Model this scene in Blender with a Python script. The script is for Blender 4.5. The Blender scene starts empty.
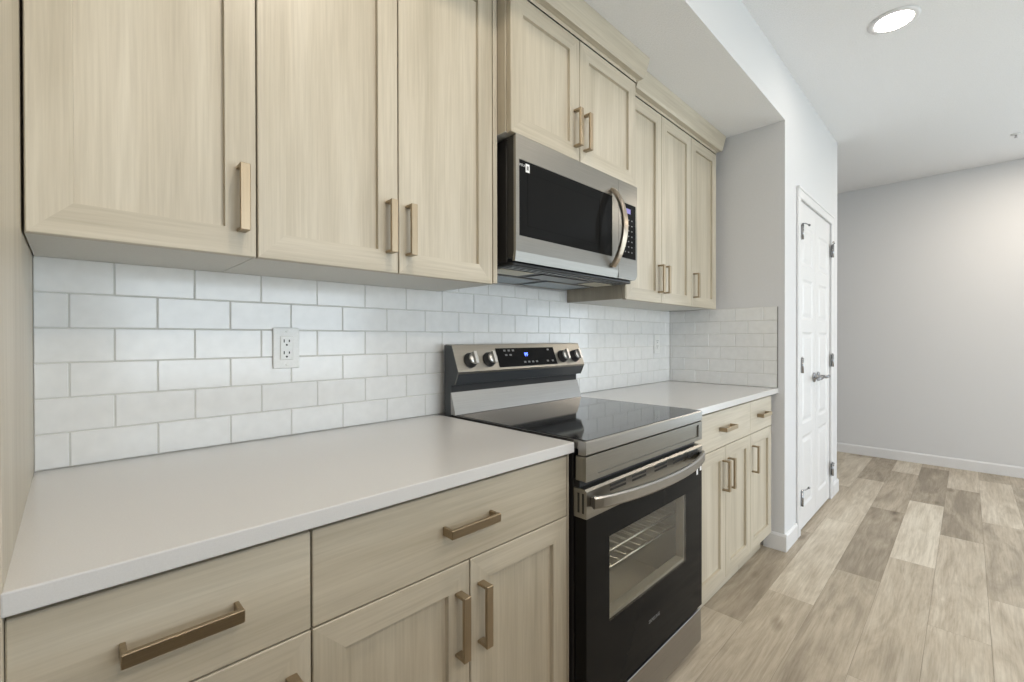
import bpy, bmesh, math, random
from mathutils import Vector, Matrix
random.seed(7)
sc = bpy.context.scene
COL = sc.collection

# ------------------------------------------------------------------ camera
cam_d = bpy.data.cameras.new('camera'); cam = bpy.data.objects.new('camera', cam_d); COL.objects.link(cam)
YAW, PITCH, ROLL, FPX = 0.778019, -0.005237, -0.001884, 449.43
fw = Vector((math.sin(YAW)*math.cos(PITCH), math.cos(YAW)*math.cos(PITCH), math.sin(PITCH)))
rt = Vector((math.cos(YAW), -math.sin(YAW), 0)); up = rt.cross(fw)
r2 = rt*math.cos(ROLL)+up*math.sin(ROLL); u2 = -rt*math.sin(ROLL)+up*math.cos(ROLL)
M = Matrix((r2, u2, -fw)).transposed().to_4x4(); M.translation = Vector((0.0545, -1.4, 1.1958))
cam.matrix_world = M
cam_d.sensor_width = 36.0; cam_d.lens = FPX/1024*36.0; cam_d.clip_start = 0.02
sc.camera = cam

# ------------------------------------------------------------------ exposure, world, lights
vs = sc.view_settings
vs.view_transform = 'Standard'; vs.look = 'None'; vs.gamma = 1.0; vs.use_curve_mapping = False
vs.exposure = 0.1
w = bpy.data.worlds.new('sky'); sc.world = w; w.use_nodes = True
w.node_tree.nodes['Background'].inputs[0].default_value = (0.80, 0.90, 1.0, 1)
w.node_tree.nodes['Background'].inputs[1].default_value = 1.2

def area(name, loc, direction, sx, sy, power, color, shape='RECTANGLE'):
    l = bpy.data.lights.new(name, 'AREA'); l.shape = shape; l.size = sx
    if shape == 'RECTANGLE': l.size_y = sy
    l.energy = power; l.color = color
    o = bpy.data.objects.new(name, l); COL.objects.link(o); o.location = loc
    o.rotation_euler = Vector(direction).to_track_quat('-Z', 'Y').to_euler()
    return o
DAY = (0.81, 0.92, 1.0); WARM = (1.0, 0.87, 0.71)
# daylight entering through the window behind the camera and the patio door at the right end
area('daylight', (1.7, -4.62, 1.2), (0, 1, 0), 2.6, 1.5, 62, DAY)
area('daylight', (5.85, -3.25, 1.15), (-1, 0, 0), 2.1, 2.1, 29, DAY)
# sun through the same openings, falling on the floor behind the camera
sl = bpy.data.lights.new('sun', 'SUN'); sl.energy = 5.0; sl.angle = 0.01; sl.color = (1.0, 0.98, 0.96)
so = bpy.data.objects.new('sun', sl); COL.objects.link(so)
so.rotation_euler = Vector((0.10, 0.62, -0.82)).to_track_quat('-Z', 'Y').to_euler()
# assumed ceiling lamps out of view, added for warm light in aisle and room
for lx, ly, lw in ((0.62, -1.147, 9), (1.75, -2.35, 9), (4.9, -1.95, 18), (0.2, -2.9, 18)):
    area('unseen_ceiling_lamp', (lx, ly, 2.706), (0, 0, -1), 0.14, 0.14, lw, WARM, 'DISK')

# ------------------------------------------------------------------ node helpers
def new_mat(name):
    m = bpy.data.materials.new(name); m.use_nodes = True
    nt = m.node_tree; b = nt.nodes['Principled BSDF']
    return m, nt, b
def N(nt, t, **k):
    n = nt.nodes.new(t)
    for a, v in k.items(): setattr(n, a, v)
    return n
def ramp(nt, stops):
    n = N(nt, 'ShaderNodeValToRGB'); e = n.color_ramp.elements
    while len(e) < len(stops): e.new(0.5)
    for i, (p, c) in enumerate(stops):
        e[i].position = p; e[i].color = (*c, 1)
    return n
def s2l(r, g, b):
    f = lambda c: (c/255/12.92) if c/255 <= 0.04045 else ((c/255+0.055)/1.055)**2.4
    return (f(r), f(g), f(b))

def plain(name, col, rough=0.5, metal=0.0, bump=0.0, bscale=200, spec=0.5, coat=0.0):
    m, nt, b = new_mat(name)
    tc = N(nt, 'ShaderNodeTexCoord'); nz = N(nt, 'ShaderNodeTexNoise')
    nz.inputs['Scale'].default_value = bscale; nz.inputs['Detail'].default_value = 3
    nt.links.new(tc.outputs['Object'], nz.inputs['Vector'])
    r = ramp(nt, [(0.3, tuple(c*0.97 for c in col)), (0.7, tuple(min(1, c*1.03) for c in col))])
    nt.links.new(nz.outputs['Fac'], r.inputs['Fac']); nt.links.new(r.outputs['Color'], b.inputs['Base Color'])
    b.inputs['Roughness'].default_value = rough; b.inputs['Metallic'].default_value = metal
    b.inputs['Specular IOR Level'].default_value = spec
    if coat: b.inputs['Coat Weight'].default_value = coat; b.inputs['Coat Roughness'].default_value = 0.05
    if bump:
        bp = N(nt, 'ShaderNodeBump'); bp.inputs['Strength'].default_value = bump; bp.inputs['Distance'].default_value = 0.002
        nt.links.new(nz.outputs['Fac'], bp.inputs['Height']); nt.links.new(bp.outputs['Normal'], b.inputs['Normal'])
    return m

def wood(name, axis):
    m, nt, b = new_mat(name)
    tc = N(nt, 'ShaderNodeTexCoord'); oi = N(nt, 'ShaderNodeObjectInfo')
    mul = N(nt, 'ShaderNodeMath', operation='MULTIPLY'); mul.inputs[1].default_value = 37.0
    nt.links.new(oi.outputs['Random'], mul.inputs[0])
    def noise(sc_, detail, rough, dist=0.0):
        mp = N(nt, 'ShaderNodeMapping'); mp.inputs['Scale'].default_value = sc_
        nt.links.new(tc.outputs['Object'], mp.inputs['Vector'])
        nz = N(nt, 'ShaderNodeTexNoise', noise_dimensions='4D'); nz.inputs['Scale'].default_value = 1.0
        nz.inputs['Detail'].default_value = detail; nz.inputs['Roughness'].default_value = rough; nz.inputs['Distortion'].default_value = dist
        nt.links.new(mp.outputs['Vector'], nz.inputs['Vector']); nt.links.new(mul.outputs[0], nz.inputs['W'])
        return nz
    z = axis == 'Z'
    fine = noise((150, 150, 4.5) if z else (4.5, 150, 150), 5, 0.62)
    broad = noise((11, 11, 0.8) if z else (0.8, 11, 11), 4, 0.55, 0.6)
    r1 = ramp(nt, [(0.28, (0.440, 0.390, 0.300)), (0.52, (0.555, 0.500, 0.400)), (0.76, (0.640, 0.588, 0.485))])
    nt.links.new(broad.outputs['Fac'], r1.inputs['Fac'])
    r2_ = ramp(nt, [(0.30, (0.79, 0.775, 0.75)), (0.62, (1.0, 1.0, 1.0))])
    nt.links.new(fine.outputs['Fac'], r2_.inputs['Fac'])
    mx = N(nt, 'ShaderNodeMix', data_type='RGBA', blend_type='MULTIPLY'); mx.inputs['Factor'].default_value = 0.75
    nt.links.new(r1.outputs['Color'], mx.inputs['A']); nt.links.new(r2_.outputs['Color'], mx.inputs['B'])
    nt.links.new(mx.outputs['Result'], b.inputs['Base Color'])
    b.inputs['Roughness'].default_value = 0.40; b.inputs['Specular IOR Level'].default_value = 0.55
    bp = N(nt, 'ShaderNodeBump'); bp.inputs['Strength'].default_value = 0.12; bp.inputs['Distance'].default_value = 0.0008
    nt.links.new(fine.outputs['Fac'], bp.inputs['Height']); nt.links.new(bp.outputs['Normal'], b.inputs['Normal'])
    return m

def brushed(name, col, rough, axis='X', strength=0.25):
    m, nt, b = new_mat(name)
    tc = N(nt, 'ShaderNodeTexCoord'); mp = N(nt, 'ShaderNodeMapping')
    mp.inputs['Scale'].default_value = (6, 700, 700) if axis == 'X' else (700, 700, 6)
    nz = N(nt, 'ShaderNodeTexNoise'); nz.inputs['Scale'].default_value = 1.0; nz.inputs['Detail'].default_value = 2
    nt.links.new(tc.outputs['Object'], mp.inputs['Vector']); nt.links.new(mp.outputs['Vector'], nz.inputs['Vector'])
    r = ramp(nt, [(0.3, tuple(c*0.93 for c in col)), (0.7, tuple(min(1, c*1.05) for c in col))])
    nt.links.new(nz.outputs['Fac'], r.inputs['Fac']); nt.links.new(r.outputs['Color'], b.inputs['Base Color'])
    b.inputs['Metallic'].default_value = 1.0; b.inputs['Roughness'].default_value = rough
    if axis == 'X':
        b.inputs['Anisotropic'].default_value = 0.75
        tv = N(nt, 'ShaderNodeCombineXYZ'); tv.inputs[0].default_value = 1.0; nt.links.new(tv.outputs[0], b.inputs['Tangent'])
    bp = N(nt, 'ShaderNodeBump'); bp.inputs['Strength'].default_value = strength; bp.inputs['Distance'].default_value = 0.0004
    nt.links.new(nz.outputs['Fac'], bp.inputs['Height']); nt.links.new(bp.outputs['Normal'], b.inputs['Normal'])
    return m

def emit(name, col, strength):
    m, nt, b = new_mat(name)
    b.inputs['Base Color'].default_value = (*col, 1); b.inputs['Emission Color'].default_value = (*col, 1)
    b.inputs['Emission Strength'].default_value = strength
    return m

def plank_mat():
    m, nt, b = new_mat('vinyl_plank')
    at = N(nt, 'ShaderNodeAttribute', attribute_name='plank'); sp = N(nt, 'ShaderNodeSeparateColor')
    nt.links.new(at.outputs['Color'], sp.inputs['Color'])
    geo = N(nt, 'ShaderNodeNewGeometry')
    wv = N(nt, 'ShaderNodeMath', operation='MULTIPLY'); wv.inputs[1].default_value = 60
    nt.links.new(sp.outputs['Green'], wv.inputs[0])
    def noise(scl, det, rg, dist):
        mp = N(nt, 'ShaderNodeMapping'); mp.inputs['Scale'].default_value = scl
        nt.links.new(geo.outputs['Position'], mp.inputs['Vector'])
        n = N(nt, 'ShaderNodeTexNoise', noise_dimensions='4D'); n.inputs['Scale'].default_value = 1
        n.inputs['Detail'].default_value = det; n.inputs['Roughness'].default_value = rg; n.inputs['Distortion'].default_value = dist
        nt.links.new(mp.outputs['Vector'], n.inputs['Vector']); nt.links.new(wv.outputs[0], n.inputs['W'])
        return n
    cloud = noise((1.5, 10.0, 1), 6, 0.62, 1.6)
    fine = noise((5, 110, 1), 6, 0.7, 0.4)
    tone = ramp(nt, [(0.0, s2l(148, 137, 121)), (0.5, s2l(188, 176, 158)), (1.0, s2l(216, 207, 191))])
    add = N(nt, 'ShaderNodeMath', operation='MULTIPLY_ADD'); add.inputs[1].default_value = 1.7; add.inputs[2].default_value = -0.85
    nt.links.new(cloud.outputs['Fac'], add.inputs[0])
    sm = N(nt, 'ShaderNodeMath', operation='ADD', use_clamp=True)
    nt.links.new(add.outputs[0], sm.inputs[0]); nt.links.new(sp.outputs['Red'], sm.inputs[1])
    nt.links.new(sm.outputs[0], tone.inputs['Fac'])
    fr = ramp(nt, [(0.34, (0.72, 0.70, 0.67)), (0.58, (1, 1, 1))]); nt.links.new(fine.outputs['Fac'], fr.inputs['Fac'])
    mx = N(nt, 'ShaderNodeMix', data_type='RGBA', blend_type='MULTIPLY'); mx.inputs['Factor'].default_value = 0.8
    nt.links.new(tone.outputs['Color'], mx.inputs['A']); nt.links.new(fr.outputs['Color'], mx.inputs['B'])
    # knots: small dark spots stretched along the plank
    mp = N(nt, 'ShaderNodeMapping'); mp.inputs['Scale'].default_value = (2.2, 5.5, 1); nt.links.new(geo.outputs['Position'], mp.inputs['Vector'])
    vo = N(nt, 'ShaderNodeTexVoronoi'); vo.inputs['Scale'].default_value = 1.0; nt.links.new(mp.outputs['Vector'], vo.inputs['Vector'])
    kn = ramp(nt, [(0.02, (0.42, 0.37, 0.31)), (0.15, (1, 1, 1))]); nt.links.new(vo.outputs['Distance'], kn.inputs['Fac'])
    mk = N(nt, 'ShaderNodeMix', data_type='RGBA', blend_type='MULTIPLY'); mk.inputs['Factor'].default_value = 0.75
    nt.links.new(mx.outputs['Result'], mk.inputs['A']); nt.links.new(kn.outputs['Color'], mk.inputs['B'])
    nt.links.new(mk.outputs['Result'], b.inputs['Base Color'])
    b.inputs['Roughness'].default_value = 0.5; b.inputs['Specular IOR Level'].default_value = 0.35
    bp = N(nt, 'ShaderNodeBump'); bp.inputs['Strength'].default_value = 0.15; bp.inputs['Distance'].default_value = 0.001
    nt.links.new(fine.outputs['Fac'], bp.inputs['Height']); nt.links.new(bp.outputs['Normal'], b.inputs['Normal'])
    return m

def pane_mat(name, tint, ior=1.5):
    m = bpy.data.materials.new(name); m.use_nodes = True; nt = m.node_tree; nt.nodes.clear()
    out = N(nt, 'ShaderNodeOutputMaterial'); mix = N(nt, 'ShaderNodeMixShader'); fr = N(nt, 'ShaderNodeFresnel'); fr.inputs['IOR'].default_value = ior
    tr = N(nt, 'ShaderNodeBsdfTransparent'); tr.inputs['Color'].default_value = (*tint, 1)
    gl = N(nt, 'ShaderNodeBsdfGlossy'); gl.inputs['Roughness'].default_value = 0.04; gl.inputs['Color'].default_value = (1, 1, 1, 1)
    ge = N(nt, 'ShaderNodeNewGeometry'); fm = N(nt, 'ShaderNodeMath', operation='SUBTRACT', use_clamp=True)
    nt.links.new(fr.outputs[0], fm.inputs[0]); nt.links.new(ge.outputs['Backfacing'], fm.inputs[1])
    nt.links.new(fm.outputs[0], mix.inputs[0]); nt.links.new(tr.outputs[0], mix.inputs[1]); nt.links.new(gl.outputs[0], mix.inputs[2])
    nt.links.new(mix.outputs[0], out.inputs['Surface'])
    return m

WV, WH = wood('greige_wood_upright', 'Z'), wood('greige_wood_level', 'X')
PAINT = plain('wall_paint', (0.69, 0.695, 0.71), 0.75, bump=0.05, bscale=350, spec=0.2)
CEIL = plain('ceiling_texture', (0.85, 0.855, 0.87), 0.9, bump=1.0, bscale=160, spec=0.1)
TRIMW = plain('white_trim_paint', (0.75, 0.75, 0.76), 0.38, bump=0.01)
TILE = plain('white_glazed_tile', (0.80, 0.805, 0.80), 0.16, bump=0.02, bscale=30)
GROUT = plain('grey_grout', (0.64, 0.64, 0.61), 0.9, bump=0.2, bscale=600)
QUARTZ = plain('white_quartz', (0.645, 0.64, 0.635), 0.17, bscale=500)
STEEL = brushed('brushed_steel', (0.31, 0.30, 0.275), 0.34)
STEEL_S = brushed('satin_steel', (0.40, 0.39, 0.375), 0.32)
KNOBM = plain('silver_knob', (0.62, 0.61, 0.59), 0.38, 1.0)
STEEL_REFL = brushed('steel_warm_reflection', (0.48, 0.41, 0.33), 0.28, 'Z')  # handle tint puts the warm reflection of floor and wood into the colour
DARKSTEEL = brushed('dark_underside_steel', (0.20, 0.20, 0.20), 0.3)
BRONZE = brushed('champagne_bronze', (0.40, 0.325, 0.23), 0.42, 'Z')
BLACK = plain('black_enamel', (0.018, 0.018, 0.018), 0.35)
BLACKP = plain('black_plastic', (0.02, 0.019, 0.018), 0.5)
GLASSB = plain('black_glass', (0.012, 0.012, 0.012), 0.05, spec=0.05)
COOK = plain('cooktop_glass', (0.02, 0.02, 0.021), 0.06, spec=1.0)
CAVITY = plain('grey_oven_enamel', (0.75, 0.73, 0.66), 0.4)
CHROME = plain('satin_chrome', (0.36, 0.36, 0.37), 0.22, 1.0)
RACK = plain('rack_wire', (0.88, 0.87, 0.84), 0.4, 1.0)
WPLAST = plain('white_plastic', (0.80, 0.81, 0.80), 0.3)
SLOT = plain('dark_slot', (0.02, 0.02, 0.02), 0.7)
WTEXT = plain('pale_print', (0.55, 0.55, 0.55), 0.5)
GTEXT = plain('grey_print', (0.20, 0.20, 0.20), 0.5)
STICK = plain('white_sticker', (0.85, 0.85, 0.86), 0.5)
LENSM = plain('frosted_lens', (0.62, 0.58, 0.46), 0.35)
MESHM = plain('filter_mesh', (0.30, 0.34, 0.37), 0.35, 0.8, bump=0.6, bscale=900)
BLUE = emit('blue_display', (0.10, 0.18, 1.0), 5.0)
DIM = emit('dim_violet_display', (0.25, 0.22, 0.55), 0.12)
LAMP = emit('lamp_lens', (1.0, 0.91, 0.81), 38.0)
PLANK = plank_mat()
OVENPANE = pane_mat('tinted_oven_glass', (0.88, 0.87, 0.83), 1.5)
GRASS = plain('lawn_green', (0.16, 0.22, 0.10), 0.9)

# ------------------------------------------------------------------ mesh builder
class MB:
    def __init__(s): s.bm = bmesh.new()
    def _face(s, vs, mi=0, smooth=False):
        try:
            f = s.bm.faces.new(vs); f.material_index = mi; f.smooth = smooth; return f
        except ValueError: return None
    def quad(s, pts, mi=0): return s._face([s.bm.verts.new(p) for p in pts], mi)
    def box(s, x0, x1, y0, y1, z0, z1, bv=0.0, mi=0, seg=1):
        v = [s.bm.verts.new((x, y, z)) for x in (x0, x1) for y in (y0, y1) for z in (z0, z1)]
        fs = [s._face([v[i] for i in q], mi) for q in ((0,1,3,2),(4,6,7,5),(0,4,5,1),(2,3,7,6),(0,2,6,4),(1,5,7,3))]
        if bv > 0:
            es = list({e for f in fs for e in f.edges})
            r = bmesh.ops.bevel(s.bm, geom=es, offset=bv, segments=seg, affect='EDGES', profile=0.5)
            for f in r['faces']: f.material_index = mi
        return s
    def prism(s, prof, a0, a1, axis='X', mi=0):
        """extrude a closed profile [(p,q)] along axis; X: (y,z)  Y: (x,z)  Z: (x,y)"""
        mk = {'X': lambda a, p, q: (a, p, q), 'Y': lambda a, p, q: (p, a, q), 'Z': lambda a, p, q: (p, q, a)}[axis]
        A = [s.bm.verts.new(mk(a0, p, q)) for p, q in prof]; B = [s.bm.verts.new(mk(a1, p, q)) for p, q in prof]
        n = len(prof)
        for i in range(n): s._face([A[i], A[(i+1) % n], B[(i+1) % n], B[i]], mi)
        s._face(A, mi); s._face(B[::-1], mi)
        return s
    def sweep(s, path, prof, upv=(0, 0, 1), mi=0, smooth=True, scales=None):
        """closed profile [(side, up)] swept along a path of points"""
        P = [Vector(p) for p in path]; U = Vector(upv); rings = []
        for i, p in enumerate(P):
            t = (P[min(i+1, len(P)-1)] - P[max(i-1, 0)]).normalized()
            sd = t.cross(U).normalized(); u = sd.cross(t)
            k = scales[i] if scales else 1.0
            rings.append([s.bm.verts.new(p + sd*a*k + u*b*k) for a, b in prof])
        n = len(prof)
        for A, B in zip(rings, rings[1:]):
            for i in range(n): s._face([A[i], A[(i+1) % n], B[(i+1) % n], B[i]], mi, smooth)
        s._face(rings[0][::-1], mi); s._face(rings[-1], mi)
        return s
    def tube(s, path, r, n=10, upv=(0, 0, 1), mi=0, scales=None):
        return s.sweep(path, [(r*math.cos(2*math.pi*i/n), r*math.sin(2*math.pi*i/n)) for i in range(n)], upv, mi, True, scales)
    def lathe(s, c, axis, prof, n=24, mi=0):
        """prof [(distance along axis, radius)]"""
        c = Vector(c); a = Vector(axis).normalized(); h = Vector((1, 0, 0)) if abs(a.x) < 0.8 else Vector((0, 1, 0))
        e1 = a.cross(h).normalized(); e2 = a.cross(e1); rings = []
        for d, r in prof:
            if r < 1e-6: rings.append([s.bm.verts.new(c + a*d)])
            else: rings.append([s.bm.verts.new(c + a*d + (e1*math.cos(2*math.pi*i/n) + e2*math.sin(2*math.pi*i/n))*r) for i in range(n)])
        for A, B in zip(rings, rings[1:]):
            for i in range(n):
                j = (i+1) % n
                if len(A) == 1 and len(B) == 1: continue
                if len(A) == 1: s._face([A[0], B[j], B[i]], mi, True)
                elif len(B) == 1: s._face([A[i], A[j], B[0]], mi, True)
                else: s._face([A[i], A[j], B[j], B[i]], mi, True)
        if len(rings[0]) > 1: s._face(rings[0][::-1], mi)
        if len(rings[-1]) > 1: s._face(rings[-1], mi)
        return s
    def wire(s, path, r, mi=0): return s.tube(path, r, 6, (0.01, 0.02, 1), mi)

WORLD = {}
def part(name, mb, mats, parent=None, **props):
    bm = mb.bm
    bmesh.ops.recalc_face_normals(bm, faces=bm.faces)
    cs = [v.co for v in bm.verts]
    c = Vector([(min(v[i] for v in cs) + max(v[i] for v in cs))/2 for i in range(3)])
    bmesh.ops.translate(bm, verts=bm.verts, vec=-c)
    me = bpy.data.meshes.new(name); bm.to_mesh(me); bm.free()
    for m in (mats if isinstance(mats, (list, tuple)) else [mats]): me.materials.append(m)
    o = bpy.data.objects.new(name, me); COL.objects.link(o)
    WORLD[o.name] = c.copy()
    if parent is not None:
        o.parent = parent; o.location = c - WORLD[parent.name]
    else: o.location = c
    for k, v in props.items(): o[k] = v
    return o
def thing(name, label, cat, loc, group=None):
    o = bpy.data.objects.new(name, None); COL.objects.link(o); o.location = loc; WORLD[o.name] = Vector(loc)
    o.empty_display_size = 0.1
    o['label'] = label; o['category'] = cat
    if group: o['group'] = group
    return o
def struct(name, mb, mats, parent=None):
    return part(name, mb, mats, parent, **({} if parent else {'kind': 'structure'}))
def text_mb(body, size, origin, right, upv, depth=0.0004):
    cu = bpy.data.curves.new('lettering', 'FONT'); cu.body = body; cu.size = size; cu.extrude = depth; cu.align_x = 'CENTER'; cu.align_y = 'CENTER'
    cu.resolution_u = 2
    o = bpy.data.objects.new('lettering', cu); COL.objects.link(o)
    bpy.context.view_layer.update()
    me = o.to_mesh(); mb = MB(); R = Vector(right).normalized(); U = Vector(upv).normalized(); Nn = R.cross(U)
    mb.bm.from_mesh(me)
    for v in mb.bm.verts: v.co = Vector(origin) + R*v.co.x + U*v.co.y + Nn*v.co.z
    o.to_mesh_clear(); bpy.data.objects.remove(o); bpy.data.curves.remove(cu)
    return mb

# ------------------------------------------------------------------ key dimensions (metres)
CT, CTH = 0.914, 0.0285          # counter top height and thickness
ZU = 1.374                       # underside of wall cabinets
SOF, CEI = 2.414, 2.7176         # bulkhead underside and ceiling
XW, YW = 2.907, -0.680           # right wing wall and its front face
XE, XF = 4.335, 5.83             # end of the pantry wall, far wall
XL, YF, YB = -2.7, -4.6, 1.4     # left wall, wall behind the camera, hall end

# ------------------------------------------------------------------ setting
def build_floor():
    mb = MB(); bm = mb.bm
    lay = bm.loops.layers.float_color.new('plank')
    W, L, g = 0.183, 1.22, 0.0006
    known = {0: (2.07, {0: .28, -1: .55, 1: .4}), 1: (2.42, {0: .74, 1: .66, -1: .47}), 2: (2.88, {0: .06, 1: .36, -1: .36}),
             3: (2.02, {0: .54, 1: .90, 2: .14, -1: .72}), 4: (2.60, {0: .55, 1: .12, 2: .66, -1: .62}), 5: (3.05, {0: .36, 1: .62, -1: .64})}
    rnd = random.Random(3)
    y0 = -0.552
    for row in range(-11, 23):
        ya, yb = y0 - row*W, y0 - (row+1)*W
        ya, yb = min(ya, YB), max(yb, YF)
        if ya - yb < 0.002: continue
        off, tones = known.get(row, (rnd.uniform(0, L), {}))
        for k in range(-6, 8):
            xa, xb = max(off + k*L, XL), min(off + (k+1)*L, XF)
            if xb - xa < 0.004: continue
            t = tones.get(k, rnd.choice((.25, .35, .45, .5, .55, .62, .7, .8)))
            f = mb.quad([(xa+g, yb+g, 0), (xb-g, yb+g, 0), (xb-g, ya-g, 0), (xa+g, ya-g, 0)], 0)
            c = (t, rnd.random(), rnd.random(), 1)
            for lp in f.loops: lp[lay] = c
    mb.box(XL, XF, YF, YB, -0.08, -0.0015, mi=1)
    o = struct('floor', mb, [PLANK, plain('plank_groove', (0.30, 0.26, 0.21), 0.9)])
    return o
build_floor()
T = 0.12
struct('ceiling', MB().box(XL, XF, YF, YB, CEI, CEI+0.1), CEIL)
struct('wall_back', MB().box(XL, XW+0.05, 0.0, T, 0, CEI), PAINT)
# the pantry wall: wing beside the counter, front around the double door, bulkhead above the cabinets, return into the hall
DL, DR, DT = 3.205, 4.068, 2.036
mb = MB()
mb.box(XW, XW+0.11, YW, -0.0005, 0, SOF)
mb.box(XW+0.11, DL-0.012, YW, YW+0.11, 0, SOF)
mb.box(DR+0.012, XE, YW, YW+0.11, 0, SOF)
mb.box(DL-0.012, DR+0.012, YW, YW+0.11, DT+0.012, SOF)
mb.box(XE-0.11, XE, YW+0.11, YB, 0, SOF)
mb.box(XL, XE, YW, -0.0005, SOF, CEI+0.01)
mb.box(XW+0.05, XE, 0.0, YB, SOF, CEI+0.01)
mb.bm.faces.ensure_lookup_table()
for f in mb.bm.faces:
    f.normal_update()
    cz = f.calc_center_median()
    if abs(cz.z - SOF) < 1e-4 and cz.y > YW + 0.2: f.material_index = 1
struct('wall_right', mb, [PAINT, CEIL])
struct('wall_hall', MB().box(XE-0.11, XF, YB, YB+T, 0, CEI), PAINT)
def wall_with_openings(name, axis, at, lo, hi, opens, out):
    """a wall along X (axis 'X', at y) or Y with glazed openings [(a0,a1,z0,z1)]"""
    mb = MB(); a = lo
    def bx(p, q, z0, z1):
        if axis == 'X': mb.box(p, q, min(at, at+out), max(at, at+out), z0, z1)
        else: mb.box(min(at, at+out), max(at, at+out), p, q, z0, z1)
    for (p, q, z0, z1) in opens:
        bx(a, p, 0, CEI); a = q
        if z0 > 0.03: bx(p, q, 0, z0)
        bx(p, q, z1, CEI)
    bx(a, hi, 0, CEI)
    return struct(name, mb, PAINT)
OPF = [(0.35, 3.05, 0.40, 1.98)]
OPR = [(-4.35, -2.15, 0.05, 2.25)]
wall_with_openings('wall_front', 'X', YF, XL, XF, OPF, -T)
wall_with_openings('wall_far', 'Y', XF, YF, YB, OPR, T)
struct('wall_left', MB().box(XL-T, XL, YF, YB, 0, CEI), PAINT)
def window(n, axis, at, o, sg=-1):
    p, q, z0, z1 = o; mb = MB(); r = 0.06; at = at + (0.13 if sg > 0 else 0)
    def bx(a, b, c, d):
        if axis == 'X': mb.box(a, b, at-0.09, at-0.04, c, d, 0.004)
        else: mb.box(at-0.09, at-0.04, a, b, c, d, 0.004)
    bx(p, q, z0, z0+r); bx(p, q, z1-r, z1); bx(p, p+r, z0+r, z1-r); bx(q-r, q, z0+r, z1-r); bx((p+q)/2-r/2, (p+q)/2+r/2, z0+r, z1-r)
    struct('window_%d' % n, mb, TRIMW)
window(1, 'X', YF, OPF[0]); window(2, 'Y', XF, OPR[0], 1)

def baseboard(name, segs):
    mb = MB(); h, t = 0.095, 0.012
    for (axis, a0, a1, at, sgn) in segs:
        prof = [(at, 0.0005), (at + sgn*t, 0.0005), (at + sgn*t, h-0.012), (at + sgn*t*0.45, h), (at, h)]
        if axis == 'X': mb.prism([(y, z) for y, z in prof], a0, a1, 'X')
        else: mb.prism([(x, z) for x, z in prof], a0, a1, 'Y')
    return struct(name, mb, TRIMW)
baseboard('baseboard_right', [('Y', YW-0.012, -0.575, XW, -1), ('X', XW, DL-0.072, YW, -1), ('X', DR+0.072, XE+0.012, YW, -1), ('Y', YW, YB, XE, 1)])
baseboard('baseboard_far', [('Y', YF, OPR[0][0]-0.01, XF, -1), ('Y', OPR[0][1]+0.01, YB, XF, -1)])
baseboard('baseboard_front', [('X', XL, OPF[0][0], YF, 1), ('X', OPF[0][0], OPF[0][1], YF, 1), ('X', OPF[0][1], XF, YF, 1)])

# door casing
mb = MB(); cw, ct_ = 0.060, 0.013
for (a, b) in ((DL-0.012-cw+0.012, DL-0.004), (DR+0.004, DR+cw)):
    mb.box(a, b, YW-ct_, YW-0.0003, 0.0005, DT+0.004, 0.003)
mb.box(DL-cw, DR+cw, YW-ct_, YW-0.0003, DT+0.004, DT+0.004+cw, 0.003)
mb.box(DL-cw-0.004, DR+cw+0.004, YW-ct_-0.006, YW-0.0003, DT+0.004+cw-0.012, DT+0.008+cw, 0.003)
# jamb lining
mb.box(DL-0.0115, DL-0.003, YW, YW+0.109, 0.0005, DT+0.003); mb.box(DR+0.003, DR+0.0115, YW, YW+0.109, 0.0005, DT+0.003)
mb.box(DL-0.0115, DR+0.0115, YW, YW+0.109, DT+0.003, DT+0.0115)
struct('trim_1', mb, TRIMW)

def panel_front(mb, x0, x1, z0, z1, y, panels, depth, back):
    """slab front facing -Y with moulded panels [(xa,xb,za,zb)] in one column"""
    xa, xb = panels[0][0], panels[0][1]
    def q(a, b, c, d, yy=y): mb.quad([(a, yy, c), (b, yy, c), (b, yy, d), (a, yy, d)])
    q(x0, xa, z0, z1); q(xb, x1, z0, z1)
    zs = z0
    for (_, _, za, zb) in sorted(panels, key=lambda p: p[2]):
        q(xa, xb, zs, za); zs = zb
        def ring(o1, y1, o2, y2):
            A = [(xa+o1, y1, za+o1), (xb-o1, y1, za+o1), (xb-o1, y1, zb-o1), (xa+o1, y1, zb-o1)]
            B = [(xa+o2, y2, za+o2), (xb-o2, y2, za+o2), (xb-o2, y2, zb-o2), (xa+o2, y2, zb-o2)]
            for i in range(4): mb.quad([A[i], A[(i+1) % 4], B[(i+1) % 4], B[i]])
        ring(0, y, 0.014, y+depth); ring(0.014, y+depth, 0.024, y+depth); ring(0.024, y+depth, 0.045, y+0.001)
        q(xa+0.045, xb-0.045, za+0.045, zb-0.045, y+0.001)
    q(xa, xb, zs, z1)
    mb.quad([(x0, y, z0), (x0, back, z0), (x0, back, z1), (x0, y, z1)]); mb.quad([(x1, y, z0), (x1, back, z0), (x1, back, z1), (x1, y, z1)])
    mb.quad([(x0, y, z0), (x1, y, z0), (x1, back, z0), (x0, back, z0)]); mb.quad([(x0, y, z1), (x1, y, z1), (x1, back, z1), (x0, back, z1)])
    mb.quad([(x0, back, z0), (x1, back, z0), (x1, back, z1), (x0, back, z1)])
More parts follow.
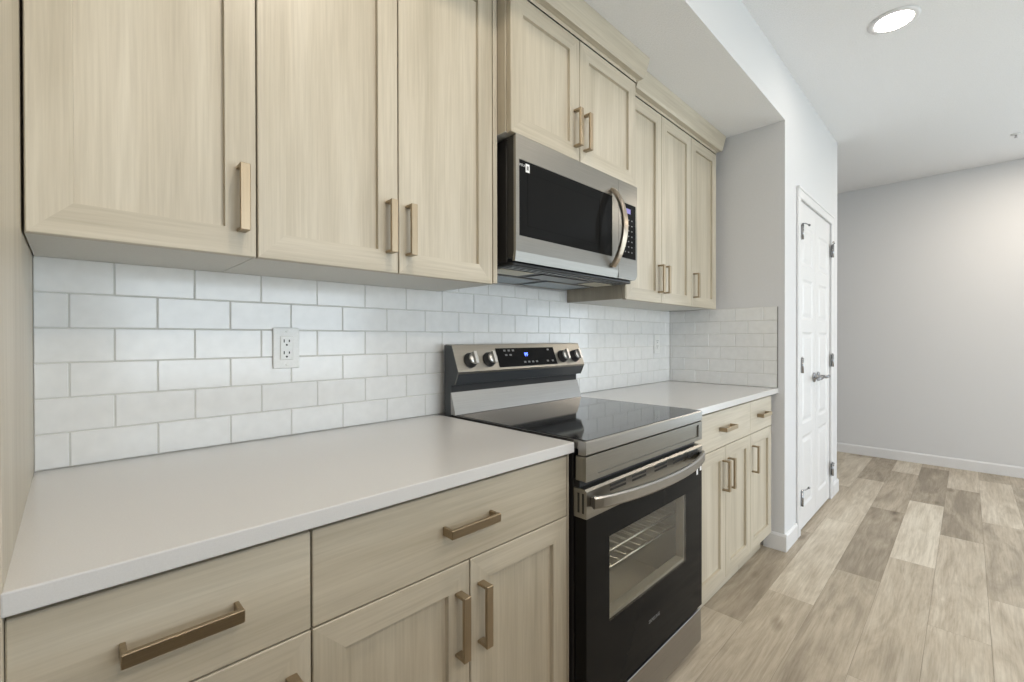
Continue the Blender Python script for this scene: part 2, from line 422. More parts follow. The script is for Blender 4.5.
def leaf(n, x0, x1, hinge_side):
    mb = MB(); s = 0.085
    panel_front(mb, x0, x1, 0.014, DT, YW+0.001, [(x0+s, x1-s, a, b) for a, b in ((0.14, 0.585), (0.66, 1.235), (1.31, 1.565), (1.65, 1.895))], 0.0055, YW+0.036)
    d = struct('door_%d' % n, mb, TRIMW)
    hx = x0 - 0.0005 if hinge_side < 0 else x1 + 0.0005
    for z, stop in ((1.835, True), (1.03, False), (0.225, True)):
        h = MB(); yk = YW - 0.0185
        h.lathe((hx, yk, z-0.045), (0, 0, 1), [(0, 0.007), (0.0, 0.008), (0.09, 0.008), (0.09, 0.005), (0.096, 0.0045), (0.099, 0)], 12)
        h.box(hx-0.016, hx+0.016, yk+0.006, yk+0.0085, z-0.044, z+0.044, 0.0008)
        if stop:
            dx = -hinge_side
            h.tube([(hx, yk, z+0.052), (hx+dx*0.02, yk-0.014, z+0.052), (hx+dx*0.075, yk-0.018, z+0.052)], 0.0035, 8)
            h.lathe((hx+dx*0.072, yk-0.018, z+0.052), (dx, 0, 0), [(0, 0.006), (0.012, 0.007), (0.016, 0)], 10)
        part('hinge', h, CHROME, d)
    kx = x1 - 0.055 if hinge_side < 0 else x0 + 0.055
    h = MB(); y = YW; z = 0.935
    h.lathe((kx, y+0.0005, z), (0, -1, 0), [(0, 0.032), (0.006, 0.032), (0.010, 0.028), (0.012, 0.012), (0.045, 0.011), (0.05, 0.012), (0.056, 0.0)], 20)
    dx = -1 if hinge_side < 0 else 1
    h.sweep([(kx-dx*0.006, y-0.05, z), (kx+dx*0.03, y-0.053, z), (kx+dx*0.08, y-0.050, z-0.001), (kx+dx*0.115, y-0.046, z-0.004)],
            [(0.006*math.cos(a), 0.010*math.sin(a)) for a in [i*math.pi/5 for i in range(10)]])
    part('lever_handle', h, CHROME, d)
XM = (DL+DR)/2
leaf(1, DL, XM-0.0015, -1); leaf(2, XM+0.0015, DR, 1)

# ------------------------------------------------------------------ tiled backsplash
TH, TLEN, GAP = 0.07665, 0.1545, 0.0022
def clipped(lo, hi, start, step):
    a = start
    while a > lo: a -= step
    while a < hi:
        p, q = max(a + GAP/2, lo), min(a + step - GAP/2, hi)
        if q - p > 0.006: yield p, q
        a += step
def splash(name, label, kind):
    mb = MB(); t0, t1 = 0.0005, 0.0085
    top_rows = 7
    for r in range(top_rows):
        z0, z1 = CT + 0.0008 + r*TH + GAP/2, CT + 0.0008 + (r+1)*TH - GAP/2
        if kind == 'back':
            z1 = min(z1, 1.437) if r == 6 else z1
            lo, hi = (0.0003, XW-0.0105)
            spans = [(lo, hi)] if r < 6 else [(1.062, 1.795)]
            if r == 6: z1 = 1.425
            st = 0.1295 if r % 2 == 1 else 0.0540
            for (l, h) in spans:
                for p, q in clipped(l, h, st, TLEN): mb.box(p, q, -t1, -t0-0.002, z0, z1, 0.0016)
        else:
            if r == 6: continue
            lo, hi = YW + 0.035, -0.0095
            st = -0.110 if r % 2 == 1 else -0.180
            for p, q in clipped(lo, hi, st, TLEN): mb.box(XW-t1, XW-t0-0.002, p, q, z0, z1, 0.0016)
    if kind == 'back':
        mb.box(0.0003, XW-0.001, -0.0065, -t0, CT+0.0008, ZU-0.001, mi=1)
        mb.box(1.062, 1.795, -0.0065, -t0, ZU-0.001, 1.425, mi=1)
    else:
        mb.box(XW-0.0065, XW-t0, YW+0.034, -0.0075, CT+0.0008, CT+0.001+6*TH-0.0005, mi=1)
        mb.box(XW-0.0095, XW-t0, YW+0.0325, YW+0.0345, CT+0.0008, CT+6*TH, mi=2)
    o = part(name, mb, [TILE, GROUT, CHROME] if kind != 'back' else [TILE, GROUT])
    o['label'] = label; o['category'] = 'backsplash'; o['group'] = 'tiled backsplashes'
    return o
splash('tile_backsplash', 'long white brick-tile backsplash with grey grout behind the counters and stove', 'back')
splash('tile_backsplash', 'short shaded brick-tile backsplash on the end wall right of the far counter', 'side')

# ------------------------------------------------------------------ cabinets
def shaker_mb(x0, x1, z0, z1, yf, stile=0.057, rec=0.0105, th=0.019):
    mb = MB(); e = 0.0016
    def loop(i, y): return [mb.bm.verts.new(p) for p in ((x0+i, y, z0+i), (x1-i, y, z0+i), (x1-i, y, z1-i), (x0+i, y, z1-i))]
    L = [loop(0, yf+th), loop(0, yf+e), loop(e, yf), loop(stile, yf), loop(stile+0.0008, yf+rec)]
    for k, (A, B) in enumerate(zip(L, L[1:])):
        for i in range(4): mb._face([A[i], A[(i+1) % 4], B[(i+1) % 4], B[i]], 1 if i in (0, 2) else 0)
    mb._face(L[-1], 0); mb._face(L[0][::-1], 0)
    return mb
def pull_mb(cx, cz, yf, vertical, L=0.137):
    mb = MB(); h, t, so = 0.0190, 0.0085, 0.034
    y0, y1 = yf - so, yf - so + t
    if vertical:
        mb.box(cx-h/2, cx+h/2, y0, y1, cz-L/2, cz+L/2, 0.0012)
        for s in (-1, 1):
            a = cz + s*(L/2) ; lo, hi = min(a, a-s*0.0075), max(a, a-s*0.0075)
            mb.box(cx-h/2+0.0005, cx+h/2-0.0005, y1-0.001, yf-0.0002, lo+0.0003, hi-0.0003, 0.001)
    else:
        mb.box(cx-L/2, cx+L/2, y0, y1, cz-h/2, cz+h/2, 0.0012)
        for s in (-1, 1):
            a = cx + s*(L/2); lo, hi = min(a, a-s*0.0075), max(a, a-s*0.0075)
            mb.box(lo+0.0003, hi-0.0003, y1-0.001, yf-0.0002, cz-h/2+0.0005, cz+h/2-0.0005, 0.001)
    return mb
BRONZE_H = brushed('champagne_bronze_level', (0.40, 0.325, 0.23), 0.42, 'X')
def add_door(cab, x0, x1, z0, z1, yf, hx, hz):
    d = part('door', shaker_mb(x0, x1, z0, z1, yf), [WV, WH], cab)
    part('handle', pull_mb(hx, hz, yf, True), BRONZE, d)
def add_drawer(cab, x0, x1, z0, z1, yf, hx, hz):
    mb = MB().box(x0, x1, yf, yf+0.019, z0, z1, 0.0016)
    d = part('drawer', mb, WH, cab)
    part('handle', pull_mb(hx, hz, yf, False), BRONZE_H, d)
BOXIN = plain('pale_cabinet_underside', (0.62, 0.61, 0.57), 0.5)

G = 0.0016   # half of the reveal between fronts
def wall_cabinet(label, xa, xb, doors, zb, zt, yf, fill_l=0.0, fill_r=0.0):
    c = thing('wall_cabinet', label, 'cabinet', ((xa+xb)/2, -0.15, zb), 'wall cabinets')
    yb = yf + 0.021
    body = MB(); t = 0.016
    body.box(xa+0.0006, xa+t, yb, -0.001, zb, zt, 0.0008); body.box(xb-t, xb-0.0006, yb, -0.001, zb, zt, 0.0008)
    body.box(xa+0.0008, xb-0.0008, yb-0.0003, -0.001, zb-0.0008, zb+0.002, 0.0, mi=1); body.box(xa+t, xb-t, yb, -0.001, zt-t, zt, mi=0)
    body.box(xa+t, xb-t, -0.012, -0.001, zb+t, zt-t, mi=1)
    part('body', body, [WV, BOXIN], c)
    if fill_l: part('filler_strip', MB().box(xa+0.0006, xa+fill_l-G, yf+0.0005, yf+0.02, zb, zt, 0.001), WV, c)
    if fill_r: part('filler_strip', MB().box(xb-fill_r+G, xb-0.0006, yf+0.0005, yf+0.02, zb, zt, 0.001), WV, c)
    for (x0, x1, side) in doors:
        hx = x1 - 0.0295 if side > 0 else x0 + 0.0295
        add_door(c, x0+G, x1-G, zb-0.003, zt-0.004, yf, hx, zb + 0.114 - (0.0 if zb < 1.5 else 0.005))
    return c
ZT = 2.307
wall_cabinet('single-door pale wood wall cabinet at the far left, against the tall panel', 0.0015, 0.3425, [(0.0025, 0.3425, 1)], ZU, ZT, -0.330)
wall_cabinet('two-door pale wood wall cabinet directly left of the microwave', 0.3425, 1.0445, [(0.3425, 0.6835, 1), (0.6835, 1.0235, -1)], ZU, ZT, -0.330, fill_r=0.020)
wall_cabinet('short deep two-door wood cabinet mounted above the microwave', 1.046, 1.816, [(1.050, 1.411, 1), (1.411, 1.8125, -1)], 1.856, ZT, -0.385)
wall_cabinet('two-door pale wood wall cabinet directly right of the microwave', 1.8165, 2.4975, [(1.822, 2.153, 1), (2.153, 2.4975, -1)], ZU, ZT, -0.330, fill_l=0.006)
wall_cabinet('narrow single-door wood wall cabinet at the far right by the end wall', 2.4975, 2.846, [(2.4975, 2.843, -1)], ZU, ZT, -0.330)
def crown(label, xa, xb, yf, left_ret, right_ret):
    # frieze, lip and sloping face, with a mitred return at a free end
    prof = [(0.0, ZT+0.0005), (0.0, ZT+0.015), (-0.022, ZT+0.017), (-0.026, ZT+0.024), (-0.028, ZT+0.032), (-0.041, SOF-0.006), (-0.041, SOF-0.0008)]
    mb = MB(); n = len(prof)
    L = [mb.bm.verts.new((xa - (-p if left_ret else 0), yf+p, z)) if False else mb.bm.verts.new((xa + (p if left_ret else 0), yf+p, z)) for p, z in prof]
    R = [mb.bm.verts.new((xb - (p if right_ret else 0), yf+p, z)) for p, z in prof]
    for i in range(n-1): mb._face([L[i], L[i+1], R[i+1], R[i]])
    for ends, ret, xx, sg in ((L, left_ret, xa, 1), (R, right_ret, xb, -1)):
        if ret:
            K = [mb.bm.verts.new((xx + sg*p, -0.002, z)) for p, z in prof]
            for i in range(n-1): mb._face([ends[i], ends[i+1], K[i+1], K[i]])
        else:
            a, b = mb.bm.verts.new((xx, -0.002, SOF-0.0008)), mb.bm.verts.new((xx, -0.002, ZT+0.0005))
            mb._face(ends + [a, b])
    o = part('crown_molding', mb, WH); o['label'] = label; o['category'] = 'molding'; o['group'] = 'crown moldings over the wall cabinets'
crown('wood crown molding over the left wall cabinets, mostly above the photo', 0.002, 0.990, -0.330, False, False)
crown('projecting wood crown molding over the cabinet above the microwave', 1.046, 1.8165, -0.385, True, True)
crown('wood crown molding over the right wall cabinets, ending near the end wall', 1.872, 2.846, -0.330, False, True)

def base_cabinet(label, xa, xb, drawers, doors, fill_l=0.0, fill_r=0.0):
    c = thing('base_cabinet', label, 'cabinet', ((xa+xb)/2, -0.3, 0), 'base cabinets')
    yf, t = -0.630, 0.016; yb = yf + 0.021; zb, zt = 0.105, CT-CTH-0.001
    body = MB()
    body.box(xa+0.0006, xa+t, yb, -0.001, zb, zt, 0.0008); body.box(xb-t, xb-0.0006, yb, -0.001, zb, zt, 0.0008)
    body.box(xa+t, xb-t, yb, -0.001, zb, zb+t); body.box(xa+t, xb-t, -0.012, -0.001, zb+t, zt)
    body.box(xa+t, xb-t, yb, yb+0.02, 0.70, 0.716); body.box(xa+t, xb-t, yb, yb+0.08, zt-t, zt)
    part('body', body, WV, c)
    part('toe_kick', MB().box(xa+0.001, xb-0.001, -0.573, -0.557, 0.001, zb-0.0005, 0.001), WH, c)
    if fill_l: part('filler_strip', MB().box(xa+0.0006, xa+fill_l-G, yf+0.0005, yf+0.02, zb+0.004, zt-0.002, 0.001), WV, c)
    if fill_r: part('filler_strip', MB().box(xb-fill_r+G, xb-0.0006, yf+0.0005, yf+0.02, zb+0.004, zt-0.002, 0.001), WV, c)
    for (x0, x1, hx) in drawers: add_drawer(c, x0+G, x1-G, 0.7115, 0.8745, yf, hx, 0.7935)
    for (x0, x1, side) in doors:
        hx = x1 - 0.033 if side > 0 else x0 + 0.030
        add_door(c, x0+G, x1-G, 0.1105, 0.7085, yf, hx, 0.5825)
base_cabinet('narrow wood base cabinet at the near left with the long bronze drawer pull', 0.0015, 0.3415, [(-0.0010, 0.3415, 0.1665)], [(-0.0010, 0.3415, 1)])
base_cabinet('wide wood base cabinet with one drawer over two doors, left of the stove', 0.3415, 1.0335, [(0.3415, 1.0245, 0.677)], [(0.3415, 0.682, 1), (0.682, 1.0245, -1)], fill_r=0.009)
base_cabinet('pale wood base cabinet with one drawer over two doors, right of the stove', 1.803, 2.5015, [(1.812, 2.5015, 2.165)], [(1.812, 2.173, 1), (2.173, 2.5015, -1)], fill_l=0.009)
base_cabinet('narrow pale wood base cabinet in the right corner by the end wall', 2.5015, 2.851, [(2.5015, 2.848, 2.672)], [(2.5015, 2.848, -1)])

def counter(label, xa, xb):
    o = part('countertop', MB().box(xa, xb, -0.6486, -0.001, CT-CTH, CT, 0.0022, seg=2), QUARTZ)
    o['label'] = label; o['category'] = 'countertop'; o['group'] = 'white quartz countertops'
counter('large white quartz countertop left of the stove, nearest the camera', -0.0018, 1.033)
counter('smaller white quartz countertop between the stove and the end wall', 1.802, XW-0.0012)
o = part('end_panel', MB().box(-0.020, -0.0002, -0.648, -0.001, 0.001, SOF-0.001, 0.001), WV)
o['label'] = 'tall pale wood end panel at the left edge, rising from the counter end'; o['category'] = 'panel'

# ------------------------------------------------------------------ microwave
def microwave():
    x0, x1, yf, zb, zt = 1.067, 1.812, -0.391, 1.442, 1.849
    xs = 1.664                                       # joint between door and control panel
    c = thing('microwave', 'stainless over-the-range microwave with black glass door, hung above the stove', 'microwave', ((x0+x1)/2, -0.19, zb))
    b = MB(); b.box(x0+0.004, x1-0.004, -0.345, -0.010, zb+0.003, zt-0.002, 0.003)
    part('body', b, BLACKP, c)
    # door: dark core behind a steel skin with a window cut out
    d = MB(); d.box(x0+0.002, xs-0.002, yf+0.008, -0.348, zb+0.012, zt-0.001, 0.003, mi=1)
    wx0, wx1, wz0, wz1 = 1.0825, 1.618, 1.527, 1.772
    def ringbox(mb, a0, a1, b0, b1, h0, h1, k0, k1, ya, yb_, mi=0):
        for (p, q, r, s_) in ((a0, h0, b0, b1), (h1, a1, b0, b1), (h0, h1, b0, k0), (h0, h1, k1, b1)): mb.box(p, q, ya, yb_, r, s_, 0, mi)
    ringbox(d, x0, xs-0.001, zb+0.034, zt, wx0, wx1, wz0, wz1, yf, yf+0.010)
    d.prism([(yf, zb+0.034), (yf+0.010, zb+0.034), (yf+0.016, zb+0.004), (yf+0.0035, zb+0.002)], x0, xs-0.001, 'X')
    d = part('door', d, [STEEL, BLACKP], c)
    w = part('window', MB().box(wx0+0.0004, wx1-0.0004, yf+0.0015, yf+0.0075, wz0+0.0004, wz1-0.0004, 0.0006), GLASSB, d)
    fr = MB(); ringbox(fr, wx0+0.04, wx1-0.085, wz0+0.035, wz1-0.035, wx0+0.043, wx1-0.088, wz0+0.038, wz1-0.038, yf+0.001, yf+0.0013)
    part('viewing_area', fr, plain('window_print', (0.009, 0.009, 0.009), 0.05, spec=0.05), w)
    # handle: bowed flat bar, ends turned into the door
    h = MB(); hx = 1.614; pts = []
    z0, z1 = wz0-0.040, wz1+0.022
    for i in range(21):
        t = i/20; zz = z0 + (z1-z0)*t
        pts.append((hx, yf - 0.004 - 0.056*math.sin(math.pi*t)**0.75, zz))
    h.sweep(pts, [(-0.015, -0.006), (-0.011, -0.009), (0.011, -0.009), (0.015, -0.006), (0.015, 0.004), (-0.015, 0.004)], (0, 1, 0), smooth=False)
    part('handle', h, STEEL_REFL, d)
    # control panel: steel column with rounded lower corner, black glass face
    p = MB(); r = 0.030
    prof = [(xs+0.0005, zb+0.002), (x1-r, zb+0.002)] + [(x1-r+r*math.sin(a), zb+0.002+r-r*math.cos(a)) for a in [i*math.pi/12 for i in range(1, 7)]] + [(x1, zt), (xs+0.0005, zt)]
    p.prism(prof, yf, -0.347, 'Y')
    p = part('control_panel', p, STEEL, c)
    kf = part('key_face', MB().box(1.690, 1.798, yf-0.0012, yf-0.0001, 1.533, 1.763, 0.0005), GLASSB, p)
    part('display', MB().box(1.712, 1.755, yf-0.0018, yf-0.0013, 1.722, 1.742, 0), DIM, kf)
    for r_ in range(7):
        for q in range(3):
            kx, kz = 1.714 + q*0.026, 1.695 - r_*0.0225
            if r_ in (0, 1) and q == 0: continue
            part('key', MB().box(kx-0.004, kx+0.004, yf-0.0017, yf-0.0013, kz-0.0022, kz+0.0022), GTEXT, kf)
    st = part('sticker', MB().box(1.113, 1.131, yf-0.0002, yf+0.0013, 1.737, 1.764), STICK, w, label='small white square sticker')
    part('print', MB().box(1.1175, 1.1265, yf-0.0006, yf-0.0003, 1.744, 1.757), GTEXT, st)
    part('lettering', text_mb('SAMSUNG', 0.0115, (1.0985, yf+0.001, 1.755), (1, 0, 0), (0, 0, 1)), WTEXT, w)
    # underside
    u = MB(); zu = zb
    u.box(x0+0.006, x1-0.02, -0.372, -0.012, zu-0.010, zu+0.0025, 0.003)
    u = part('bottom_plate', u, BLACK, c)
    part('lamp_lens', MB().box(1.09, 1.25, -0.30, -0.215, zu-0.0125, zu-0.0102, 0.001), LENSM, u)
    part('lamp_lens', MB().box(1.62, 1.76, -0.30, -0.215, zu-0.0125, zu-0.0102, 0.001), LENSM, u)
    for a, b_ in ((1.10, 1.40), (1.45, 1.74)):
        g = part('grease_filter', MB().box(a, b_, -0.190, -0.045, zu-0.014, zu-0.0102, 0.0015), MESHM, u)
        for (p0, p1, q0, q1) in ((a, b_, -0.196, -0.190), (a, b_, -0.045, -0.039)):
            part('filter_edge', MB().box(p0, p1, q0, q1, zu-0.0155, zu-0.0102, 0.001), STEEL_S, g)
    part('vent_panel', MB().box(1.29, 1.58, -0.305, -0.215, zu-0.0135, zu-0.0102, 0.002), DARKSTEEL, u)
    gl = MB()
    for i in range(22): gl.box(1.09+i*0.031, 1.09+i*0.031+0.02, -0.352, -0.325, zu-0.0125, zu-0.0102)
    part('intake_grille', gl, DARKSTEEL, u)
microwave()

# ------------------------------------------------------------------ range
def stove():
    x0, x1, yf = 1.041, 1.789, -0.682
    c = thing('stove', 'freestanding stainless electric stove with black glass top and oven door, between the counters', 'stove', ((x0+x1)/2, -0.35, 0))
    b = MB(); t = 0.004
    b.box(x0+0.003, x0+0.055, -0.635, -0.02, 0.04, 0.893, 0.002); b.box(x1-0.055, x1-0.003, -0.635, -0.02, 0.04, 0.893, 0.002)
    b.box(x0+0.055, x1-0.055, -0.635, -0.02, 0.04, 0.27); b.box(x0+0.055, x1-0.055, -0.635, -0.02, 0.74, 0.893)
    b.box(x0+0.055, x1-0.055, -0.12, -0.02, 0.27, 0.74)
    body = part('body', b, BLACK, c)
    cv = MB()
    a0, a1, b0, b1, c0, c1 = x0+0.056, x1-0.056, -0.63, -0.121, 0.271, 0.739
    for q in ([(a0,b0,c0),(a1,b0,c0),(a1,b1,c0),(a0,b1,c0)], [(a0,b0,c1),(a1,b0,c1),(a1,b1,c1),(a0,b1,c1)], [(a0,b1,c0),(a1,b1,c0),(a1,b1,c1),(a0,b1,c1)],
              [(a0,b0,c0),(a0,b1,c0),(a0,b1,c1),(a0,b0,c1)], [(a1,b0,c0),(a1,b1,c0),(a1,b1,c1),(a1,b0,c1)]): cv.quad(q)
    part('oven_cavity', cv, CAVITY, body)
    for z in (0.466, 0.519):
        r = MB()
        for i in range(14): 
            xx = a0+0.012 + i*(a1-a0-0.024)/13
            r.wire([(xx, b0+0.03, z), (xx, b1-0.01, z)], 0.0018)
        for yy in (b0+0.03, b1-0.01): r.wire([(a0+0.006, yy, z+0.002), (a1-0.006, yy, z+0.002)], 0.0042)
        part('oven_rack', r, RACK, body)
    for fx, fy in ((x0+0.05, -0.60), (x1-0.05, -0.60), (x0+0.05, -0.08), (x1-0.05, -0.08)):
        part('foot', MB().lathe((fx, fy, 0.001), (0, 0, 1), [(0, 0.018), (0.012, 0.018), (0.016, 0.010), (0.045, 0.010)], 14), BLACKP, c)
    # cooktop: steel rim with bullnose front around black glass
    zt = 0.919
    rim = MB(); yb = -0.09
    rim.box(x0, x0+0.008, -0.655, yb, 0.894, zt-0.001, 0.002); rim.box(x1-0.008, x1, -0.655, yb, 0.894, zt-0.001, 0.002)
    prof = [(-0.655, 0.879), (yf+0.003, 0.879), (yf, 0.882), (yf, 0.9145), (yf+0.003, zt-0.0012), (yf+0.018, zt-0.0015), (-0.655, zt-0.0015)]
    for xx in (x0-0.0012, x1+0.0002): part('gap_shade_strip', MB().box(xx, xx+0.001, -0.64, yb, 0.905, zt-0.0005), BLACKP, c)  # black strips standing in for the dark gap line beside the cooktop
    rim.prism(prof, x0, x1, 'X')
    rim = part('cooktop_rim', rim, STEEL_S, c)
    g = part('cooktop_glass', MB().box(x0+0.0083, x1-0.0083, yf+0.004, yb-0.001, 0.9178, zt+0.0006, 0.0004), COOK, c)
    for bx_, by_, br in ((1.22, -0.53, 0.115), (1.60, -0.53, 0.09), (1.22, -0.23, 0.075), (1.60, -0.23, 0.10), (1.415, -0.19, 0.05)):
        m = MB(); n = 48
        for i in range(n):
            a, b2 = 2*math.pi*i/n, 2*math.pi*(i+1)/n
            m.quad([(bx_+br*math.cos(a), by_+br*math.sin(a), zt+0.0002), (bx_+(br+0.0015)*math.cos(a), by_+(br+0.0015)*math.sin(a), zt+0.0002),
                    (bx_+(br+0.0015)*math.cos(b2), by_+(br+0.0015)*math.sin(b2), zt+0.0002), (bx_+br*math.cos(b2), by_+br*math.sin(b2), zt+0.0002)])
        part('burner_ring', m, plain('burner_print', (0.05, 0.05, 0.05), 0.3), g)
    # front trim under the cooktop with a shallow recessed field
    f = MB(); z0, z1 = 0.808, 0.8765
    f.box(x0, x1, yf+0.006, -0.645, z0, z1, 0.002)
    i0, i1, k0, k1 = x0+0.055, x1-0.03, z0+0.014, z1-0.010
    for (p, q, r, s) in ((x0, i0, z0, z1), (i1, x1, z0, z1), (i0, i1, z0, k0), (i0, i1, k1, z1)): f.box(p, q, yf+0.001, yf+0.0062, r, s)
    part('front_trim', f, STEEL, c)
    part('door_gap', MB().box(x0+0.006, x1-0.006, -0.655, -0.637, 0.775, 0.808), BLACKP, c)
    # backguard
    bg = MB()
    side = [(-0.040, 0.90), (-0.040, 1.172), (-0.050, 1.1725), (-0.086, 1.170), (-0.124, 1.075), (-0.121, 1.068), (-0.103, 1.030), (-0.080, 1.026), (-0.080, 0.999), (-0.082, 0.900)]
    bg.prism(side, x0+0.002, x1-0.002, 'X')
    bgo = part('backguard', bg, plain('charcoal_enamel', (0.045, 0.05, 0.055), 0.35), c)
    sk = MB()
    sk.prism([(-0.0862, 1.1712), (-0.1245, 1.0755), (-0.1268, 1.0762), (-0.0885, 1.1735)], x0, x1, 'X')
    sk.prism([(-0.050, 1.1728), (-0.0865, 1.1705), (-0.0885, 1.1735), (-0.050, 1.1752)], x0, x1, 'X')
    sk.prism([(-0.1245, 1.0755), (-0.1268, 1.0762), (-0.1245, 1.068), (-0.122, 1.069)], x0, x1, 'X')
    sk.prism([(-0.1245, 1.068), (-0.122, 1.069), (-0.1035, 1.0305), (-0.1062, 1.0292)], x0, x0+0.003, 'X')
    sk.prism([(-0.1245, 1.068), (-0.122, 1.069), (-0.1035, 1.0305), (-0.1062, 1.0292)], x1-0.003, x1, 'X')
    sk = part('control_face', sk, STEEL, bgo)
    lo = MB(); lo.prism([(-0.0805, 0.999), (-0.0835, 1.0), (-0.109, 0.9205), (-0.0825, 0.9205)], x0, x1, 'X')
    part('lower_face', lo, STEEL_S, bgo)
    part('recess_black_strip', MB().box(x0+0.004, x1-0.004, -0.0815, -0.0802, 0.9995, 1.0255), SLOT, bgo)  # black strip laid along the recess to make it darker
    # panel frame: direction up the sloped face and outward normal
    A, B = Vector((0, -0.1268, 1.0762)), Vector((0, -0.0885, 1.1735))
    upd = (B-A).normalized(); nrm = Vector((1, 0, 0)).cross(upd)
    nrm = nrm if nrm.y < 0 else -nrm
    def on(x, s, d=0.0): 
        v = A + (B-A)*s + nrm*d; return Vector((x, v.y, v.z))
    def plate(mb, xa, xb, sa, sb, d0, d1):
        v = [mb.bm.verts.new(on(x, s, d)) for x in (xa, xb) for s in (sa, sb) for d in (d0, d1)]
        for q in ((0,1,3,2),(4,6,7,5),(0,4,5,1),(2,3,7,6),(0,2,6,4),(1,5,7,3)): mb._face([v[i] for i in q])
        return mb
    for kx in (1.106, 1.198, 1.641, 1.729):
        k = MB(); cc = on(kx, 0.40, 0.0003)
        k.lathe(cc, nrm, [(0, 0.0285), (0.006, 0.0285), (0.007, 0.026), (0.020, 0.0245), (0.024, 0.022), (0.0245, 0)], 28)
        k = part('control_knob', k, plain('dark_knob_skirt', (0.03, 0.03, 0.03), 0.3), sk)
        gr = MB(); ctr = cc
        R = Vector((1, 0, 0)); U = upd
        gr.lathe(cc + nrm*0.0247, nrm, [(0, 0.0215), (0.004, 0.021), (0.006, 0.019), (0.0065, 0)], 24)
        vv = [gr.bm.verts.new(cc + R*a*0.0065 + U*bb*0.0225 + nrm*(0.029 + (0.012 if q else 0))) for q in (0, 1) for a, bb in ((-1, -1), (1, -1), (1, 1), (-1, 1))]
        for q in ((0,1,2,3),(4,5,6,7),(0,1,5,4),(1,2,6,5),(2,3,7,6),(3,0,4,7)): gr._face([vv[i] for i in q])
        part('knob_cap', gr, KNOBM, k)
    dp = part('display_panel', plate(MB(), 1.246, 1.594, 0.08, 0.83, 0.0003, 0.0018), GLASSB, sk)
    part('clock_digits', text_mb('PF', 0.022, on(1.412, 0.54, 0.0022), (1, 0, 0), upd, 0.0002), BLUE, dp)
    for kx, s in ((1.292, .73), (1.316, .73), (1.340, .73), (1.296, .55), (1.320, .55), (1.393, .24), (1.417, .24), (1.441, .24), (1.465, .24), (1.535, .24), (1.568, .24), (1.555, .73)):
        part('touch_key', plate(MB(), kx-0.006, kx+0.006, s-0.035, s+0.035, 0.0019, 0.0022), GTEXT, dp)
    # oven door
    zb, zt2, zg = 0.170, 0.788, 0.7085
    wx0, wx1, wz0, wz1 = 1.153, 1.650, 0.385, 0.630
    d = MB()
    d.prism([(yf, zg), (yf, zt2-0.006), (yf+0.006, zt2), (-0.640, zt2), (-0.640, zg)], x0, x1, 'X')
    door = part('oven_door', d, STEEL, c)
    gp = MB()
    for (p, q, r, s) in ((x0+0.001, wx0, zb, zg-0.0005), (wx1, x1-0.001, zb, zg-0.0005), (wx0, wx1, zb, wz0), (wx0, wx1, wz1, zg-0.0005)): gp.box(p, q, yf+0.001, yf+0.040, r, s)
    gp = part('glass_front', gp, GLASSB, door)
    part('window', MB().box(wx0+0.0002, wx1-0.0002, yf+0.0012, yf+0.0052, wz0+0.0002, wz1-0.0002), OVENPANE, gp)
    lip = MB()
    for (p, q, r, s) in ((wx0, wx0+0.004, wz0, wz1), (wx1-0.004, wx1, wz0, wz1), (wx0, wx1, wz0, wz0+0.010), (wx0, wx1, wz1-0.004, wz1)): lip.box(p+0.0003, q-0.0003, yf+0.008, yf+0.038, r+0.0003, s-0.0003)
    part('window_lip', lip, plain('grey_window_lip', (0.42, 0.41, 0.38), 0.4), gp)
    part('lettering', text_mb('SAMSUNG', 0.016, (1.415, yf+0.0006, 0.281), (1, 0, 0), (0, 0, 1)), GTEXT, gp)
    part('sticker', MB().box(1.738, 1.750, yf-0.0004, yf+0.0009, 0.680, 0.704, 0.0), STICK, gp, label='small white sticker')
    part('sticker', MB().box(1.768, 1.782, yf-0.0004, yf+0.0009, 0.690, 0.706, 0.0), STICK, gp, label='small white sticker')
    for xa in (1.155, 1.275, 1.415, 1.545, 1.66):
        for zz in (0.7745, 0.7625): part('vent_slot', MB().box(xa, xa+0.085, yf-0.0006, yf+0.0002, zz-0.0032, zz+0.0032), SLOT, door)
    for yy in (-0.671, -0.656): part('side_slot', MB().box(x0-0.0006, x0+0.0002, yy-0.0032, yy+0.0032, 0.722, 0.776), SLOT, door)
    # bowed handle
    h = MB(); pts = []; xa, xb, zc = 1.060, 1.772, 0.752
    for i in range(29):
        t = i/28; xx = xa + (xb-xa)*t
        pts.append((xx, yf - 0.010 - 0.052*(1-(2*t-1)**2)**0.8, zc))
    h.sweep(pts, [(-0.0075, -0.012), (-0.004, -0.0165), (0.004, -0.0165), (0.0075, -0.012), (0.0075, 0.012), (0.004, 0.0165), (-0.004, 0.0165), (-0.0075, 0.012)], (0, 0, 1), smooth=False)
    for xx in (xa+0.009, xb-0.009): h.box(xx-0.009, xx+0.009, yf-0.012, yf-0.0002, zc-0.014, zc+0.014, 0.002)
    part('handle', h, STEEL_S, door)
    # storage drawer
    s = MB(); s.box(x0+0.001, x1-0.001, yf+0.004, yf+0.010, 0.030, 0.155, 0.001); s.box(x0+0.003, x1-0.003, yf+0.0105, -0.640, 0.034, 0.148, 0.001, mi=1)
    part('storage_drawer', s, [STEEL_S, BLACKP], c)
stove()

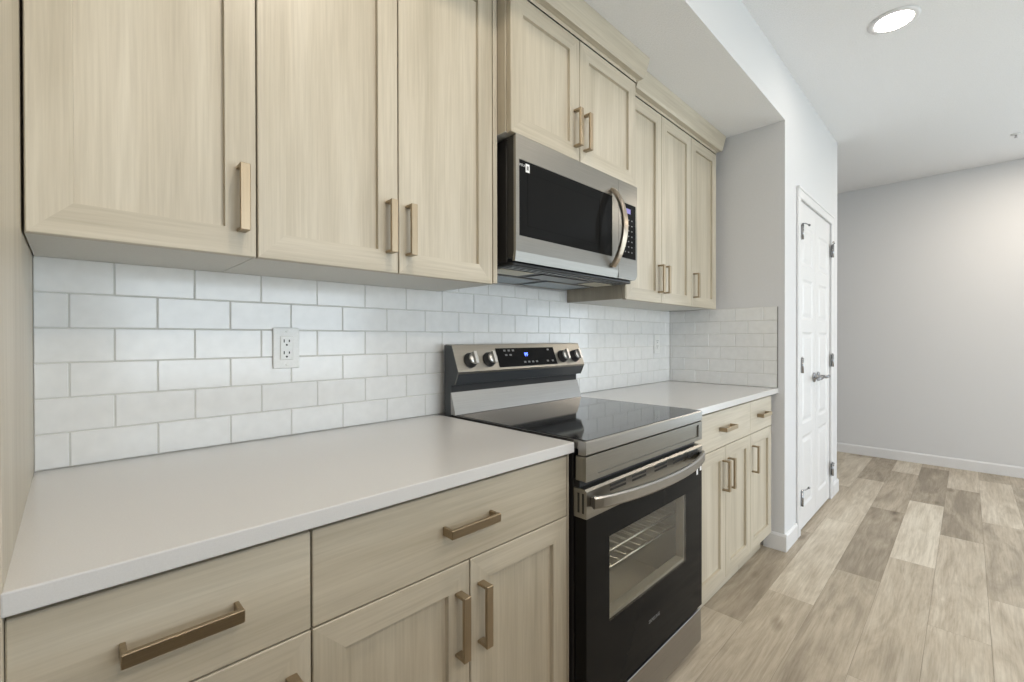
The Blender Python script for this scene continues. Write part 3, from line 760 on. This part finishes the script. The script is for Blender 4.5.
# ------------------------------------------------------------------ outlets
def outlet(label, x, z, first=True):
    y = -0.0088
    c = thing('wall_outlet', label, 'outlet', (x, y, z), 'outlets on the tiled backsplash')
    p = MB(); p.box(x-0.036, x+0.036, y-0.0055, y, z-0.059, z+0.059, 0.0025, seg=2)
    p = part('cover_plate', p, WPLAST, c)
    r = MB(); r.box(x-0.0168, x+0.0168, y-0.0075, y-0.0054, z-0.0335, z+0.0335, 0.0008)
    r = part('receptacle', r, WPLAST, c)
    gr = MB()
    for (a, b, e, f) in ((-.0178, .0178, .0336, .0344), (-.0178, .0178, -.0344, -.0336), (-.0178, -.0170, -.034, .034), (.0170, .0178, -.034, .034)):
        gr.box(x+a, x+b, y-0.0057, y-0.0054, z+e, z+f)
    part('seam', gr, GROUT, p)
    for dz in (0.017, -0.017):
        s = MB(); s.box(x-0.0085, x-0.0055, y-0.0079, y-0.0074, z+dz-0.001, z+dz+0.008); s.box(x+0.0055, x+0.0085, y-0.0079, y-0.0074, z+dz, z+dz+0.007)
        s.lathe((x, y-0.0074, z+dz-0.008), (0, -1, 0), [(0, 0.0028), (0.0005, 0.0028)], 12)
        part('socket_slots', s, SLOT, r)
    for dz in (0.048, -0.048):
        part('screw', MB().lathe((x, y-0.0054, z+dz), (0, -1, 0), [(0, 0.0034), (0.0006, 0.003), (0.0009, 0)], 12), WPLAST, p)
outlet('white duplex outlet on the tiles above the large left countertop', 0.503, 1.170)
outlet('small distant white outlet on the tiles near the corner, right of the stove', 2.715, 1.160)

# ------------------------------------------------------------------ ceiling fittings
c = thing('recessed_downlight', 'round white recessed ceiling light glowing above the floor at upper right', 'light', (2.876, -1.147, CEI))
part('trim_ring', MB().lathe((2.876, -1.147, CEI-0.0003), (0, 0, -1), [(0, 0.098), (0.003, 0.098), (0.007, 0.090), (0.008, 0.076), (0.003, 0.072), (0.003, 0.0)], 48), TRIMW, c)
part('lens', MB().lathe((2.876, -1.147, CEI-0.0045), (0, 0, -1), [(0, 0.071), (0.0015, 0.071), (0.003, 0.060), (0.0035, 0)], 48), LAMP, c)
sx, sy = 5.10, -1.647
c = thing('ceiling_sprinkler', 'small white sprinkler head on the ceiling at the right edge', 'sprinkler', (sx, sy, CEI))
part('escutcheon', MB().lathe((sx, sy, CEI-0.0003), (0, 0, -1), [(0, 0.030), (0.003, 0.029), (0.007, 0.020), (0.008, 0.0)], 28), TRIMW, c)
h = MB(); h.lathe((sx, sy, CEI-0.009), (0, 0, -1), [(0, 0.006), (0.006, 0.006), (0.007, 0.003), (0.014, 0.003), (0.0145, 0.009), (0.016, 0.009), (0.016, 0)], 16)
part('nozzle', h, CHROME, c)

# assumed island behind the camera, added to shade the base cabinets from daylight
c = thing('unseen_island', 'unseen pale wood island with a white quartz top, added to shade the base cabinets', 'island', (0.35, -2.2, 0))
ib = MB(); ib.box(-0.88, 1.58, -2.62, -1.80, 0.105, CT-CTH-0.0006, 0.002)
part('body', ib, WV, c)
part('toe_kick', MB().box(-0.82, 1.52, -2.56, -1.87, 0.001, 0.1045), WH, c)
part('worktop', MB().box(-0.92, 1.62, -2.66, -1.76, CT-CTH, CT, 0.0022, seg=2), QUARTZ, c)

# ground outside the windows
o = part('lawn', MB().box(-14, 16, -16, YF-T-0.02, -0.25, -0.15), GRASS); o['kind'] = 'structure'
